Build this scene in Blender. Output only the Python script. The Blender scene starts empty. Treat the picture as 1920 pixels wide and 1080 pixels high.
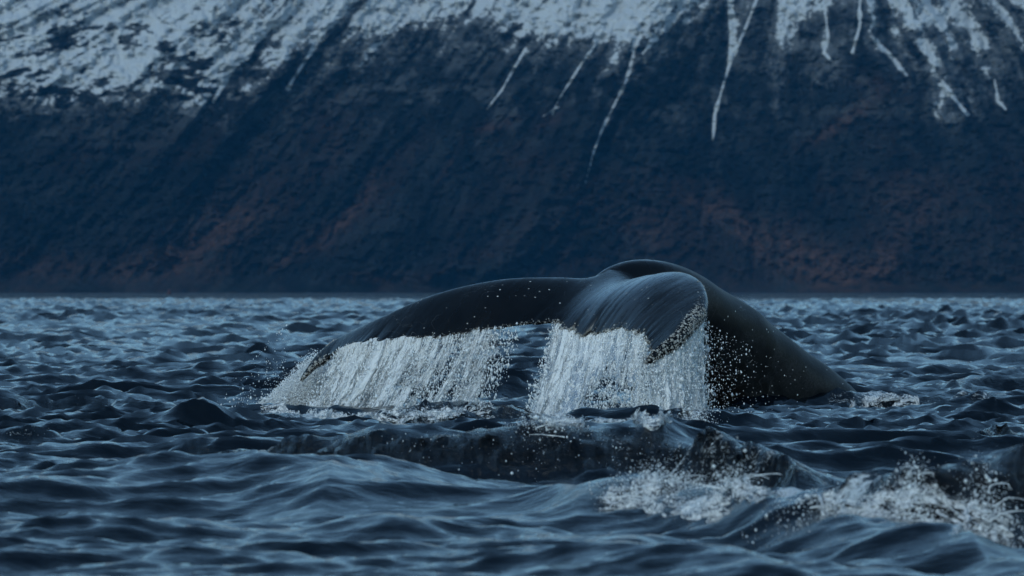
import bpy, bmesh, math, random
import numpy as np
from mathutils import Vector
from mathutils.kdtree import KDTree

random.seed(7)
rng = np.random.default_rng(11)
scene = bpy.context.scene
COL = scene.collection
R = math.radians

# ------------------------------------------------------------------ camera
F = 7200.0          # focal length in pixels of a 1920 px wide frame (135 mm lens)
H = 1.2             # eye height above the water
cam_data = bpy.data.cameras.new('camera')
cam = bpy.data.objects.new('camera', cam_data)
COL.objects.link(cam)
cam_data.sensor_width = 36.0
cam_data.lens = 135.0
cam_data.clip_start = 0.5
cam_data.clip_end = 20000.0
cam.location = (0, 0, H)
cam.rotation_euler = (R(90) + math.atan(5.0 / F), 0, 0)
cam_data.dof.use_dof = True
cam_data.dof.focus_distance = 36.5
cam_data.dof.aperture_fstop = 4.5
scene.camera = cam

# ------------------------------------------------------------------ sky, sun, exposure
SUN_EL, SUN_AZ = R(34.0), R(205)
world = bpy.data.worlds.new('World')
scene.world = world
world.use_nodes = True
nt = world.node_tree
nt.nodes.clear()
w_out = nt.nodes.new('ShaderNodeOutputWorld')
w_bg = nt.nodes.new('ShaderNodeBackground')
w_sky = nt.nodes.new('ShaderNodeTexSky')
w_sky.sky_type = 'NISHITA'
w_sky.sun_disc = False
w_sky.sun_elevation = SUN_EL
w_sky.sun_rotation = SUN_AZ
w_sky.altitude = 0
w_sky.air_density = 1.0
w_sky.dust_density = 0.6
w_sky.ozone_density = 2.0
w_bg.inputs['Strength'].default_value = 0.08
w_tint = nt.nodes.new('ShaderNodeMix'); w_tint.data_type = 'RGBA'; w_tint.blend_type = 'MULTIPLY'
w_tint.inputs[0].default_value = 1.0
w_tint.inputs[7].default_value = (0.80, 0.965, 0.92, 1)      # cold white balance of the picture
nt.links.new(w_sky.outputs[0], w_tint.inputs[6])
nt.links.new(w_tint.outputs[2], w_bg.inputs['Color'])
nt.links.new(w_bg.outputs[0], w_out.inputs['Surface'])

sd = bpy.data.lights.new('sun', 'SUN')
sd.energy = 0.55
sd.angle = R(12)
sd.color = (0.82, 0.95, 1.0)
sun = bpy.data.objects.new('sun', sd)
COL.objects.link(sun)
# direction towards the sun, same convention as the sky texture
d = Vector((math.sin(SUN_AZ) * math.cos(SUN_EL), math.cos(SUN_AZ) * math.cos(SUN_EL), math.sin(SUN_EL)))
sun.rotation_euler = d.to_track_quat('Z', 'Y').to_euler()

scene.view_settings.view_transform = 'Standard'
scene.view_settings.look = 'None'
scene.view_settings.exposure = 1.15
scene.view_settings.gamma = 1.0
scene.view_settings.use_curve_mapping = False
scene.render.engine = 'CYCLES'
scene.cycles.max_bounces = 10
scene.cycles.diffuse_bounces = 8
scene.cycles.transmission_bounces = 8
scene.cycles.volume_bounces = 0
scene.cycles.transparent_max_bounces = 24
scene.cycles.use_denoising = True

# ------------------------------------------------------------------ numeric helpers
def P(px, py, D):
    """world point that a photograph pixel shows at distance D along the view"""
    return np.array([(px - 960.0) / F * D, D, H - (py - 545.0) / F * D])

def _hash(ix, iy, seed):
    h = (ix.astype(np.int64) * 374761393 + iy.astype(np.int64) * 668265263 + seed * 1442695041) & 0xFFFFFFFF
    h = ((h ^ (h >> 13)) * 1274126177) & 0xFFFFFFFF
    h = (h ^ (h >> 16)) & 0xFFFFFFFF
    return h.astype(np.float64) / 4294967295.0

def vnoise(x, y, seed=0):
    x = np.asarray(x, float); y = np.asarray(y, float)
    x, y = np.broadcast_arrays(x, y)
    ix = np.floor(x); iy = np.floor(y)
    fx = x - ix; fy = y - iy
    ix = ix.astype(np.int64); iy = iy.astype(np.int64)
    ux = fx * fx * fx * (fx * (fx * 6 - 15) + 10); uy = fy * fy * fy * (fy * (fy * 6 - 15) + 10)
    a = _hash(ix, iy, seed); b = _hash(ix + 1, iy, seed)
    c = _hash(ix, iy + 1, seed); e = _hash(ix + 1, iy + 1, seed)
    return (a * (1 - ux) + b * ux) * (1 - uy) + (c * (1 - ux) + e * ux) * uy

def fbm(x, y, octaves=4, seed=0, gain=0.5):
    s = 0.0; amp = 1.0; tot = 0.0
    for o in range(octaves):
        s = s + amp * vnoise(x * 2.03 ** o + 17.3 * o, y * 2.03 ** o - 9.1 * o, seed + o)
        tot += amp; amp *= gain
    return s / tot

def smooth(a, b, x):
    t = np.clip((x - a) / (b - a), 0, 1)
    return t * t * (3 - 2 * t)

def grid_mesh(name, V, mat, close_u=False, attrs=None, keep=None, parent=None, smooth_shade=True):
    """V: (rows, cols, 3) array of points -> one quad mesh"""
    n, m = V.shape[:2]
    idx = np.arange(n * m).reshape(n, m)
    a = idx[:-1, :-1]; b = idx[:-1, 1:]; c = idx[1:, 1:]; dd = idx[1:, :-1]
    Q = np.stack([a, b, c, dd], -1).reshape(-1, 4)
    if keep is not None:
        Q = Q[keep.reshape(-1)]
    return quad_mesh(name, V.reshape(-1, 3), Q, mat, attrs, parent, smooth_shade)

def quad_mesh(name, verts, faces, mat, attrs=None, parent=None, smooth_shade=True):
    faces = np.asarray(faces)
    k = faces.shape[1]
    me = bpy.data.meshes.new(name)
    me.vertices.add(len(verts))
    me.vertices.foreach_set('co', np.ascontiguousarray(verts, dtype=np.float32).ravel())
    me.loops.add(faces.size)
    me.loops.foreach_set('vertex_index', faces.ravel().astype(np.int32))
    me.polygons.add(len(faces))
    me.polygons.foreach_set('loop_start', (np.arange(len(faces)) * k).astype(np.int32))
    me.polygons.foreach_set('loop_total', np.full(len(faces), k, np.int32))
    me.update(calc_edges=True)
    if smooth_shade:
        me.polygons.foreach_set('use_smooth', np.ones(len(faces), bool))
    for key, val in (attrs or {}).items():
        val = np.asarray(val)
        if val.ndim == 1 or val.shape[-1] != 3:
            at = me.attributes.new(key, 'FLOAT', 'POINT')
            at.data.foreach_set('value', val.ravel().astype(np.float32))
        else:
            at = me.attributes.new(key, 'FLOAT_VECTOR', 'POINT')
            at.data.foreach_set('vector', val.reshape(-1, 3).astype(np.float32).ravel())
    me.materials.append(mat)
    o = bpy.data.objects.new(name, me)
    COL.objects.link(o)
    if parent is not None:
        o.parent = parent
    return o

def tag(o, label=None, cat=None, group=None, kind=None):
    if label: o['label'] = label
    if cat: o['category'] = cat
    if group: o['group'] = group
    if kind: o['kind'] = kind
    return o

# ------------------------------------------------------------------ node helpers
class NT:
    def __init__(self, name):
        self.m = bpy.data.materials.new(name)
        self.m.use_nodes = True
        self.t = self.m.node_tree
        self.t.nodes.clear()
        self.out = self.t.nodes.new('ShaderNodeOutputMaterial')
    def n(self, typ, **kw):
        nd = self.t.nodes.new(typ)
        for k, v in kw.items():
            setattr(nd, k, v)
        return nd
    def l(self, a, b):
        self.t.links.new(a, b)
    def attr(self, name, vec=False):
        nd = self.n('ShaderNodeAttribute', attribute_name=name)
        return nd.outputs['Vector'] if vec else nd.outputs['Fac']
    def val(self, sock, v):
        if hasattr(v, 'is_linked') or isinstance(v, bpy.types.NodeSocket):
            self.l(v, sock)
        else:
            sock.default_value = v
    def math(self, op, a, b=0.0, c=0.0, clamp=False):
        nd = self.n('ShaderNodeMath', operation=op, use_clamp=clamp)
        self.val(nd.inputs[0], a); self.val(nd.inputs[1], b); self.val(nd.inputs[2], c)
        return nd.outputs[0]
    def mapr(self, v, a, b, c=0.0, d=1.0):
        nd = self.n('ShaderNodeMapRange', interpolation_type='SMOOTHSTEP')
        self.val(nd.inputs[0], v)
        nd.inputs[1].default_value = a; nd.inputs[2].default_value = b
        nd.inputs[3].default_value = c; nd.inputs[4].default_value = d
        return nd.outputs[0]
    def vscale(self, v, s, off=(0, 0, 0)):
        nd = self.n('ShaderNodeMapping')
        self.l(v, nd.inputs[0])
        nd.inputs['Scale'].default_value = s
        nd.inputs['Location'].default_value = off
        return nd.outputs[0]
    def noise(self, v, scale=1.0, detail=4.0, rough=0.55, dist=0.0):
        nd = self.n('ShaderNodeTexNoise')
        self.l(v, nd.inputs['Vector'])
        nd.inputs['Scale'].default_value = scale
        nd.inputs['Detail'].default_value = detail
        nd.inputs['Roughness'].default_value = rough
        nd.inputs['Distortion'].default_value = dist
        return nd.outputs['Fac']
    def voro(self, v, scale=1.0, feature='F1'):
        nd = self.n('ShaderNodeTexVoronoi', feature=feature)
        self.l(v, nd.inputs['Vector'])
        nd.inputs['Scale'].default_value = scale
        return nd.outputs['Distance']
    def mix(self, f, a, b):
        nd = self.n('ShaderNodeMix', data_type='RGBA')
        self.val(nd.inputs['Factor'], f)
        for s, v in ((nd.inputs[6], a), (nd.inputs[7], b)):
            if isinstance(v, bpy.types.NodeSocket): self.l(v, s)
            else: s.default_value = (v[0], v[1], v[2], 1)
        return nd.outputs[2]
    def mixv(self, f, a, b):
        nd = self.n('ShaderNodeMix', data_type='FLOAT')
        self.val(nd.inputs['Factor'], f); self.val(nd.inputs[2], a); self.val(nd.inputs[3], b)
        return nd.outputs[0]
    def bump(self, h, strength=1.0, dist=0.01, normal=None):
        nd = self.n('ShaderNodeBump')
        self.val(nd.inputs['Strength'], strength)
        nd.inputs['Distance'].default_value = dist
        self.l(h, nd.inputs['Height'])
        if normal is not None: self.l(normal, nd.inputs['Normal'])
        return nd.outputs[0]
    def pbsdf(self, color, rough, normal=None, ior=1.45, spec=0.5):
        nd = self.n('ShaderNodeBsdfPrincipled')
        if isinstance(color, bpy.types.NodeSocket): self.l(color, nd.inputs['Base Color'])
        else: nd.inputs['Base Color'].default_value = (*color, 1)
        self.val(nd.inputs['Roughness'], rough)
        nd.inputs['IOR'].default_value = ior
        self.val(nd.inputs['Specular IOR Level'], spec)
        if normal is not None: self.l(normal, nd.inputs['Normal'])
        return nd
    def mixs(self, f, a, b):
        nd = self.n('ShaderNodeMixShader')
        self.val(nd.inputs[0], f); self.l(a, nd.inputs[1]); self.l(b, nd.inputs[2])
        return nd.outputs[0]
    def done(self, sh):
        self.l(sh, self.out.inputs['Surface'])
        return self.m

# ------------------------------------------------------------------ materials
def mat_sea():
    M = NT('sea_water')
    pos = M.n('ShaderNodeNewGeometry').outputs['Position']
    churn = M.attr('churn'); foam = M.attr('foam')
    fine = M.noise(M.vscale(pos, (4.0, 8.0, 5)), 1.0, 5, 0.6, 0.6)
    far = M.noise(M.vscale(pos, (0.8, 2.0, 2)), 1.0, 6, 0.62, 0.3)
    rough_h = M.noise(pos, 17.0, 5, 0.65, 0.4)
    n0 = M.bump(far, 0.15, 0.04)
    sep = M.n('ShaderNodeSeparateXYZ'); M.l(pos, sep.inputs[0])
    coarse = M.noise(M.vscale(pos, (0.25, 0.6, 1)), 1.0, 6, 0.7)
    n0 = M.bump(coarse, M.mapr(sep.outputs[1], 220, 900), 0.9, n0)      # where the mesh gets too coarse to carry the chop
    n1 = M.bump(fine, 0.36, 0.030, n0)
    n2 = M.bump(rough_h, M.math('MULTIPLY', churn, 1.3), 0.06, n1)
    # bubbles and foam
    cell = M.noise(pos, 26.0, 5, 0.75)
    lace = M.mapr(M.math('ABSOLUTE', M.math('SUBTRACT', M.noise(M.vscale(pos, (1, 0.8, 1)), 9.0, 4, 0.6, 0.8), 0.5)), 0.0, 0.11, 1.0, 0.0)
    f1 = M.math('ADD', M.math('MULTIPLY', foam, 1.25), M.math('MULTIPLY', lace, 0.34))
    f1 = M.math('ADD', f1, M.math('MULTIPLY', M.math('SUBTRACT', cell, 0.5), 1.9))
    f1 = M.math('MULTIPLY', M.mapr(f1, 0.78, 1.35), 0.85)
    water = M.pbsdf((0.0006, 0.0026, 0.0055), 0.06, n2, 1.333)
    fo = M.pbsdf((0.62, 0.67, 0.70), 0.45, n2, 1.333)
    return M.done(M.mixs(f1, water.outputs[0], fo.outputs[0]))

def mat_mountain():
    M = NT('mountain_rock_snow')
    g = M.attr('gv', True); xy = M.attr('xy', True)
    pos = M.n('ShaderNodeNewGeometry').outputs['Position']
    snow = M.attr('snow'); brown = M.attr('brown'); scrub = M.attr('scrub')
    streak = M.noise(M.vscale(g, (0.10, 0.022, 1)), 1.0, 6, 0.62)
    fine = M.noise(M.vscale(xy, (0.17, 0.20, 1)), 1.0, 5, 0.7)
    med = M.noise(M.vscale(xy, (0.055, 0.06, 1), (30, 4, 0)), 1.0, 4, 0.6, 0.5)
    s = M.math('ADD', snow, M.math('MULTIPLY', M.math('SUBTRACT', streak, 0.5), 1.5))
    s = M.math('ADD', s, M.math('MULTIPLY', M.math('SUBTRACT', fine, 0.5), 2.4))
    s = M.math('ADD', s, M.math('MULTIPLY', M.math('SUBTRACT', med, 0.5), 3.0))
    sm = M.math('MAXIMUM', M.mapr(s, -0.12, 0.38), M.mapr(s, -1.5, 0.2, 0.0, 0.20))
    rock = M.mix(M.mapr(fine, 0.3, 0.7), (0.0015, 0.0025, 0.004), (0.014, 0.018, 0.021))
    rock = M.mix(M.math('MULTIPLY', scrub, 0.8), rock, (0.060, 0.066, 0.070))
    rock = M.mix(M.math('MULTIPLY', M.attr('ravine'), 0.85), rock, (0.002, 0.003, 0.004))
    b = M.math('MULTIPLY', brown, M.mapr(M.noise(M.vscale(g, (0.09, 0.06, 1), (5, 50, 0)), 1.0, 5, 0.65), 0.3, 0.68))
    rock = M.mix(b, rock, (0.075, 0.043, 0.035))
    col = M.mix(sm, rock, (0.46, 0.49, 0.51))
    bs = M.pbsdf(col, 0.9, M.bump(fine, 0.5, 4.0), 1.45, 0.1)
    return M.done(bs.outputs[0])

def mat_whale():
    M = NT('whale_skin')
    st = M.attr('st', True)
    flank = M.attr('flank'); strip = M.attr('strip'); wet_shade = M.attr('wet_shade')
    pos = M.n('ShaderNodeNewGeometry').outputs['Position']
    streak = M.noise(M.vscale(st, (34, 1.6, 1)), 1.0, 4, 0.6, 0.15)
    streak2 = M.noise(M.vscale(st, (90, 3.0, 1), (7, 3, 0)), 1.0, 3, 0.6)
    grain = M.noise(pos, 55.0, 3, 0.7)
    blot = M.noise(pos, 3.2, 4, 0.6, 0.4)
    spots = M.voro(pos, 13.0)
    spotr = M.mapr(M.noise(pos, 4.0, 2, 0.5), 0.50, 0.60)
    # small pale barnacle scars, sparse
    sp = M.math('MULTIPLY', M.mapr(spots, 0.14, 0.08), spotr)
    bar = M.math('MULTIPLY', strip, M.mapr(M.voro(pos, 26.0), 0.42, 0.18))
    base = M.mix(M.mapr(blot, 0.35, 0.7), (0.0012, 0.0015, 0.002), (0.0032, 0.0038, 0.0048))
    fl = M.mix(M.mapr(grain, 0.3, 0.75), (0.010, 0.0115, 0.013), (0.034, 0.038, 0.041))
    fl = M.mix(M.mapr(blot, 0.40, 0.62), (0.008, 0.009, 0.010), fl)
    fl = M.mix(M.mapr(wet_shade, 0.4, 0.6), fl, (0.010, 0.008, 0.008))  # wetted skin and the shade on it, both darkened in the colour
    base = M.mix(flank, base, fl)
    scar = M.math('MULTIPLY', M.mapr(M.math('ABSOLUTE', M.math('SUBTRACT', M.noise(pos, 2.6, 2, 0.5, 1.2), 0.5)), 0.0, 0.0035, 1.0, 0.0), M.mapr(M.noise(pos, 1.7, 2, 0.5), 0.52, 0.60))
    base = M.mix(scar, base, (0.10, 0.105, 0.11))
    base = M.mix(sp, base, (0.45, 0.45, 0.43))
    base = M.mix(bar, base, (0.42, 0.41, 0.38))
    h = M.math('ADD', M.math('MULTIPLY', streak, 1.0), M.math('MULTIPLY', streak2, 0.45))
    hb = M.bump(h, M.mixv(flank, 0.32, 0.12), 0.02)
    hb = M.bump(grain, M.mixv(flank, 0.10, 0.25), 0.01, hb)
    rough = M.mixv(flank, M.mapr(streak, 0.3, 0.7, 0.16, 0.30), 0.45)
    rough = M.mixv(wet_shade, rough, 0.40)
    film = M.math('MULTIPLY', M.attr('film'), M.mapr(streak, 0.30, 0.62))
    rough = M.mixv(film, rough, 0.30)
    bs = M.pbsdf(base, rough, hb, 1.33, M.mixv(film, M.mixv(flank, 0.42, 0.36), 1.0))
    M.l(M.math('MULTIPLY', film, 1.0), bs.inputs['Coat Weight']); bs.inputs['Coat Roughness'].default_value = 0.31; bs.inputs['Coat IOR'].default_value = 1.5
    M.l(hb, bs.inputs['Coat Normal'])
    return M.done(bs.outputs[0])

def mat_barnacle():
    M = NT('barnacle_shell')
    pos = M.n('ShaderNodeNewGeometry').outputs['Position']
    c = M.mix(M.noise(pos, 30.0, 3), (0.05, 0.05, 0.05), (0.50, 0.50, 0.48))
    return M.done(M.pbsdf(c, 0.6).outputs[0])

def mat_white_water(name, dens_lo, dens_hi):
    """aerated falling water: scattering white where it is broken, clear where it is a film"""
    M = NT(name)
    st = M.attr('st', True); dens = M.attr('dens')
    pos = M.n('ShaderNodeNewGeometry').outputs['Position']
    lines = M.noise(M.vscale(st, (70, 5.0, 1)), 1.0, 5, 0.68, 0.25)
    grain = M.noise(pos, 48.0, 5, 0.75, 0.3)
    a = M.math('ADD', M.math('MULTIPLY', M.math('SUBTRACT', lines, 0.5), 3.2), dens)
    a = M.math('ADD', a, M.math('MULTIPLY', M.math('SUBTRACT', grain, 0.5), 0.9))
    a = M.mapr(a, dens_lo, dens_hi)
    hb = M.bump(M.math('ADD', M.math('MULTIPLY', grain, 0.4), lines), 0.6, 0.03)
    p = M.pbsdf(M.mix(M.mapr(grain, 0.3, 0.7), (0.80, 0.82, 0.83), (0.95, 0.96, 0.97)), 0.22, hb, 1.333, 0.8)
    tr = M.n('ShaderNodeBsdfTranslucent')
    tr.inputs['Color'].default_value = (0.92, 0.94, 0.95, 1)
    body = M.mixs(0.30, p.outputs[0], tr.outputs[0])
    cl = M.n('ShaderNodeBsdfTransparent')
    gl = M.n('ShaderNodeBsdfGlossy')
    gl.inputs['Roughness'].default_value = 0.12
    M.l(hb, gl.inputs['Normal'])
    fr = M.n('ShaderNodeFresnel'); fr.inputs['IOR'].default_value = 1.33
    M.l(hb, fr.inputs['Normal'])
    film = M.mixs(fr.outputs[0], cl.outputs[0], gl.outputs[0])
    return M.done(M.mixs(a, film, body))

def mat_drops():
    M = NT('water_drops')
    p = M.pbsdf((0.93, 0.95, 0.96), 0.12, None, 1.333, 0.8)
    tr = M.n('ShaderNodeBsdfTranslucent')
    tr.inputs['Color'].default_value = (0.93, 0.95, 0.96, 1)
    return M.done(M.mixs(0.35, p.outputs[0], tr.outputs[0]))

def mat_plain(name, c, r=0.5):
    M = NT(name)
    pos = M.n('ShaderNodeNewGeometry').outputs['Position']
    col = M.mix(M.noise(pos, 6.0, 4), tuple(x * 0.6 for x in c), c)
    return M.done(M.pbsdf(col, r).outputs[0])

# ------------------------------------------------------------------ the sea
def ocean_tile(L, N, wind, peak, lo, hi, std, spread, seed):
    """FFT sea patch: wavelengths lo..hi around the given peak, crests across the wind"""
    r = np.random.default_rng(seed)
    k1 = 2 * np.pi * np.fft.fftfreq(N, L / N)
    kx, ky = np.meshgrid(k1, k1)          # axis 1 = x, axis 0 = y
    k = np.hypot(kx, ky); k[0, 0] = 1e-6
    wl = 2 * np.pi / k
    wx, wy = wind
    cosw = (kx * wx + ky * wy) / k
    kp = 2 * np.pi / peak
    Pk = np.exp(-1.25 * (kp / k) ** 2) / k ** 4
    Pk *= (0.06 + np.abs(cosw) ** spread)
    Pk *= np.exp(-(k * lo / (2 * np.pi)) ** 2 * 0.6)
    Pk[(wl > hi)] = 0
    Pk[0, 0] = 0
    h = (r.normal(size=(N, N)) + 1j * r.normal(size=(N, N))) * np.sqrt(Pk)
    f = np.fft.ifft2
    hh = f(h).real
    dx = f(1j * kx / k * h).real
    dy = f(1j * ky / k * h).real
    s = std / hh.std()
    return hh * s, dx * s, dy * s

def cubic(fields, L, X, Y):
    N = fields[0].shape[0]
    u = X / L * N; v = Y / L * N
    iu = np.floor(u).astype(np.int64); iv = np.floor(v).astype(np.int64)
    fu = (u - iu).astype(np.float32); fv = (v - iv).astype(np.float32)
    def w(t):
        return [((-t + 2) * t - 1) * t / 2, ((3 * t - 5) * t * t + 2) / 2, ((-3 * t + 4) * t + 1) * t / 2, (t - 1) * t * t / 2]
    wu = w(fu); wv = w(fv)
    out = [np.zeros(X.shape, np.float32) for _ in fields]
    flat = [np.ascontiguousarray(fl.astype(np.float32)).ravel() for fl in fields]
    for j in range(4):
        row = ((iv + j - 1) % N) * N
        for i in range(4):
            ix = row + (iu + i - 1) % N
            ww = wu[i] * wv[j]
            for q in range(len(fields)):
                out[q] += flat[q][ix] * ww
    return out

wn = np.array([0.30, -0.95]); wn /= np.linalg.norm(wn)
T1 = ocean_tile(61.0, 1024, wn, 2.5, 0.18, 8.0, 0.058, 3.0, 3)
T2 = ocean_tile(13.7, 512, wn, 0.55, 0.05, 1.3, 0.019, 2.0, 5)

# crest points: (px, py, height of the crest) seen in the photograph -> world
def crest(pts):
    out = []
    for px, py, z in pts:
        D = F * (H - z) / (py - 545.0)
        out.append(((px - 960) / F * D, D, z))
    return np.array(out)

# (crest, width towards the camera, width away, end taper, churn, foam)
RIDGES = [
    (crest([(360, 838, .10), (450, 828, .18), (700, 822, .24), (900, 812, .28), (1100, 806, .30), (1250, 805, .30), (1380, 822, .28), (1480, 850, .22), (1560, 885, .10)]), .42, 1.5, .35, 1.0, .10),
    (crest([(1500, 935, .10), (1600, 905, .22), (1700, 888, .28), (1800, 872, .32), (1920, 838, .40), (2100, 815, .42), (2300, 815, .30)]), .50, 1.3, .4, .8, .08),
    (crest([(-300, 905, .12), (0, 890, .13), (250, 872, .17), (450, 862, .20), (620, 850, .26), (720, 866, .20), (860, 895, .10), (1000, 915, .04)]), 1.05, .9, .5, 0, 0),
    (crest([(960, 925, .06), (1080, 905, .15), (1200, 890, .20), (1330, 900, .20), (1450, 930, .17), (1560, 940, .17), (1700, 940, .19), (1800, 965, .15), (1880, 1000, .06)]), .75, .6, .3, 0, .12),
    (crest([(850, 1040, .04), (1000, 1016, .09), (1200, 1012, .12), (1400, 1030, .11), (1560, 1075, .05)]), .55, .6, .4, 0, 0),
    (crest([(980, 800, .05), (1080, 788, .10), (1200, 774, .15), (1300, 778, .12), (1400, 790, .05)]), .45, .9, .4, 0.2, .05),
    (crest([(680, 778, .05), (780, 768, .10), (880, 762, .12), (960, 768, .08), (1010, 775, .03)]), .4, .8, .3, 0.8, .2),
    (crest([(-60, 748, .14), (40, 742, .16), (110, 752, .08), (190, 742, .14), (250, 756, .09), (310, 772, .03)]), .7, 1.2, .3, 0.5, .2),
    (crest([(560, 800, .03), (760, 780, .12), (900, 800, .05)]), .5, .7, .3, 0, 0),
    (crest([(1740, 752, .05), (1800, 742, .12), (1840, 735, .14), (1880, 748, .08)]), .35, .5, .3, .4, .55),
    (crest([(1700, 733, .02), (1780, 722, .10), (1850, 712, .12), (1920, 716, .10), (2020, 716, .05)]), .9, 1.4, .5, 0.3, 0),
    (crest([(1760, 815, .03), (1850, 795, .12), (1910, 800, .07)]), .35, .5, .3, 1.0, .25),
    (crest([(180, 800, .02), (330, 782, .12), (420, 768, .16), (520, 785, .06)]), .6, .9, .3, 0, 0),
    (crest([(-100, 1000, .03), (60, 985, .07), (180, 990, .05), (300, 1000, .02)]), .35, .5, .3, 0, 0),
    (crest([(560, 985, .03), (650, 975, .06), (760, 985, .05), (900, 1000, .02)]), .35, .5, .3, 0, 0),
]
# loose foam lying on the water: (px, py, half width px, half depth m, strength)
FOAM = [(1290, 795, 90, .6, .35), (1345, 850, 60, .22, .5), (1280, 865, 40, .12, .6), (1430, 860, 60, .3, .45), (1170, 830, 40, .2, .45),
        (1640, 745, 60, 1.4, .62), (1720, 750, 60, 1.0, .5), (1585, 757, 40, .8, .6), (1020, 785, 90, 1.0, .62), (940, 772, 60, .7, .5), (1300, 778, 50, .5, .7),
        (1200, 935, 90, .35, .75), (1310, 948, 70, .22, .85), (1260, 905, 90, .4, .6), (1480, 925, 60, .35, .95), (1600, 938, 80, .25, .95), (1710, 930, 40, .2, .9),
        (1850, 985, 60, .25, .7), (1780, 960, 40, .2, .6), (40, 805, 80, 1.2, .42), (1700, 850, 90, .4, .3), (60, 760, 60, .8, .35), (1840, 745, 30, .3, .8),
        (1160, 905, 60, .3, .45), (600, 778, 140, .7, .8), (780, 778, 140, .6, .75), (1130, 790, 110, .6, .9)]

FOAM_W = []
def sea_surface(X, Y):
    h1, dx1, dy1 = cubic(T1, 61.0, X * 0.62 + 0.12 * Y, Y - 0.10 * X)
    near = 1 - smooth(60, 130, Y)
    h2, dx2, dy2 = cubic(T2, 13.7, X * 0.60 + Y * 0.2, Y * 0.98 - X * 0.15)
    group = 0.42 + 1.1 * (0.6 * vnoise(X / 6.0, Y / 16.0, 21) + 0.4 * vnoise(X / 17.0, Y / 60.0, 23))
    calm = 1 - 0.50 * np.exp(-((X - 1.0) / 4.2) ** 4 - ((Y - 37.5) / 6.0) ** 4)
    bigw = (0.55 + 0.75 * smooth(21, 32, Y) + 0.85 * smooth(45, 120, Y)) * group * calm
    damp = 1 - smooth(500, 1200, np.abs(Y)) * 0.6
    Z = h1 * bigw * damp
    DX = dx1 * bigw * 0.5 * damp; DY = dy1 * bigw * 0.7 * damp
    churn = np.zeros(X.shape); foam = np.zeros(X.shape)
    ridge_z = np.zeros(X.shape)
    for C, wf, wb, tap, ch, fo in RIDGES:
        m = (X > C[0, 0] - 2) & (X < C[-1, 0] + 2) & (Y > C[:, 1].min() - 6) & (Y < C[:, 1].max() + 8)
        if not m.any(): continue
        x = X[m]; y = Y[m]
        o = np.argsort(C[:, 0])
        yc = np.interp(x, C[o, 0], C[o, 1]) + 0.35 * (vnoise(x * 1.4, y * 0.2, 31) - .5)
        zc = np.interp(x, C[o, 0], C[o, 2])
        end = smooth(C[0, 0] - tap, C[0, 0] + tap, x) * (1 - smooth(C[-1, 0] - tap, C[-1, 0] + tap, x))
        zc = zc * end
        s = y - yc
        prof = np.where(s < 0, np.exp(-(np.abs(s) / wf) ** 1.7), np.exp(-(np.abs(s) / wb) ** 1.5))
        prof = prof - 0.30 * np.exp(-((s + 2.1 * wf) / (0.9 * wf)) ** 2)
        ridge_z[m] += zc * prof
        face = np.exp(-((s + 0.45 * wf) / (0.75 * wf)) ** 2) * end
        topf = np.exp(-((s + 0.1 * wf) / (0.55 * wf)) ** 2) * end
        churn[m] = np.maximum(churn[m], ch * face)
        foam[m] = np.maximum(foam[m], fo * np.maximum(face * 0.8, topf * (0.8 + .5 * vnoise(x * 3, y * 3, 8))) * (0.55 + 0.9 * vnoise(x * 1.6, y * 2.2, 77)))
    Z = Z + ridge_z
    for x0, D, w, hd, st in FOAM_W:
        e = np.exp(-((X - x0) / w) ** 2 - ((Y - D) / hd) ** 2)
        foam = np.maximum(foam, st * e * (0.7 + 0.6 * vnoise(X * 2.3, Y * 2.0, 5)))
        churn = np.maximum(churn, 0.7 * st * e)
    # whitecap hints on the steepest crests of the open sea
    cap = smooth(0.20, 0.30, h1) * smooth(0.6, 0.8, vnoise(X / 5, Y / 6, 91)) * 0.35
    foam = np.maximum(foam, cap)
    lump = (fbm(X * 7, (Y + Z * 3) * 7, 4, 63, .6) - 0.5) * churn
    DX = DX + 0.04 * lump; DY = DY + 0.17 * lump
    # small ripples, rougher in churned water, gathered in gust patches elsewhere
    rip = (0.45 + 1.2 * vnoise(X / 2.6, Y / 3.0, 55)) * near * (1 + 0.7 * churn) * (0.5 + .5 * smooth(21, 32, Y))
    Z = Z + h2 * rip; DX = DX + dx2 * rip * 0.7; DY = DY + dy2 * rip * 0.7
    Z = Z + churn * near * (0.055 * (fbm(X * 11, Y * 8, 4, 61, .6) - 0.5) + 0.02 * np.abs(fbm(X * 3.4, Y * 3.2, 3, 71) - .5))
    return Z, DX, DY, churn, foam

def solve_D(px_, py_):
    """distance at which the water surface is seen at this place of the photograph"""
    px_ = np.atleast_1d(np.asarray(px_, float)); py_ = np.broadcast_to(np.asarray(py_, float), px_.shape)
    Ds = np.geomspace(11, 60, 420)
    DD = np.broadcast_to(Ds[None], (len(px_), len(Ds)))
    XX = (px_[:, None] - 960) / F * DD
    zz_ = sea_surface(XX, DD)[0]
    pr = 545 + F * (H - zz_) / DD
    hit = pr <= py_[:, None]
    return Ds[np.argmax(hit, axis=1)]
for _px, _py, _hw, _hd, _st in FOAM:
    _D = float(solve_D([_px], [_py])[0])
    FOAM_W.append(((_px - 960) / F * _D, _D, _hw / F * _D, _hd, _st))

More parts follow.
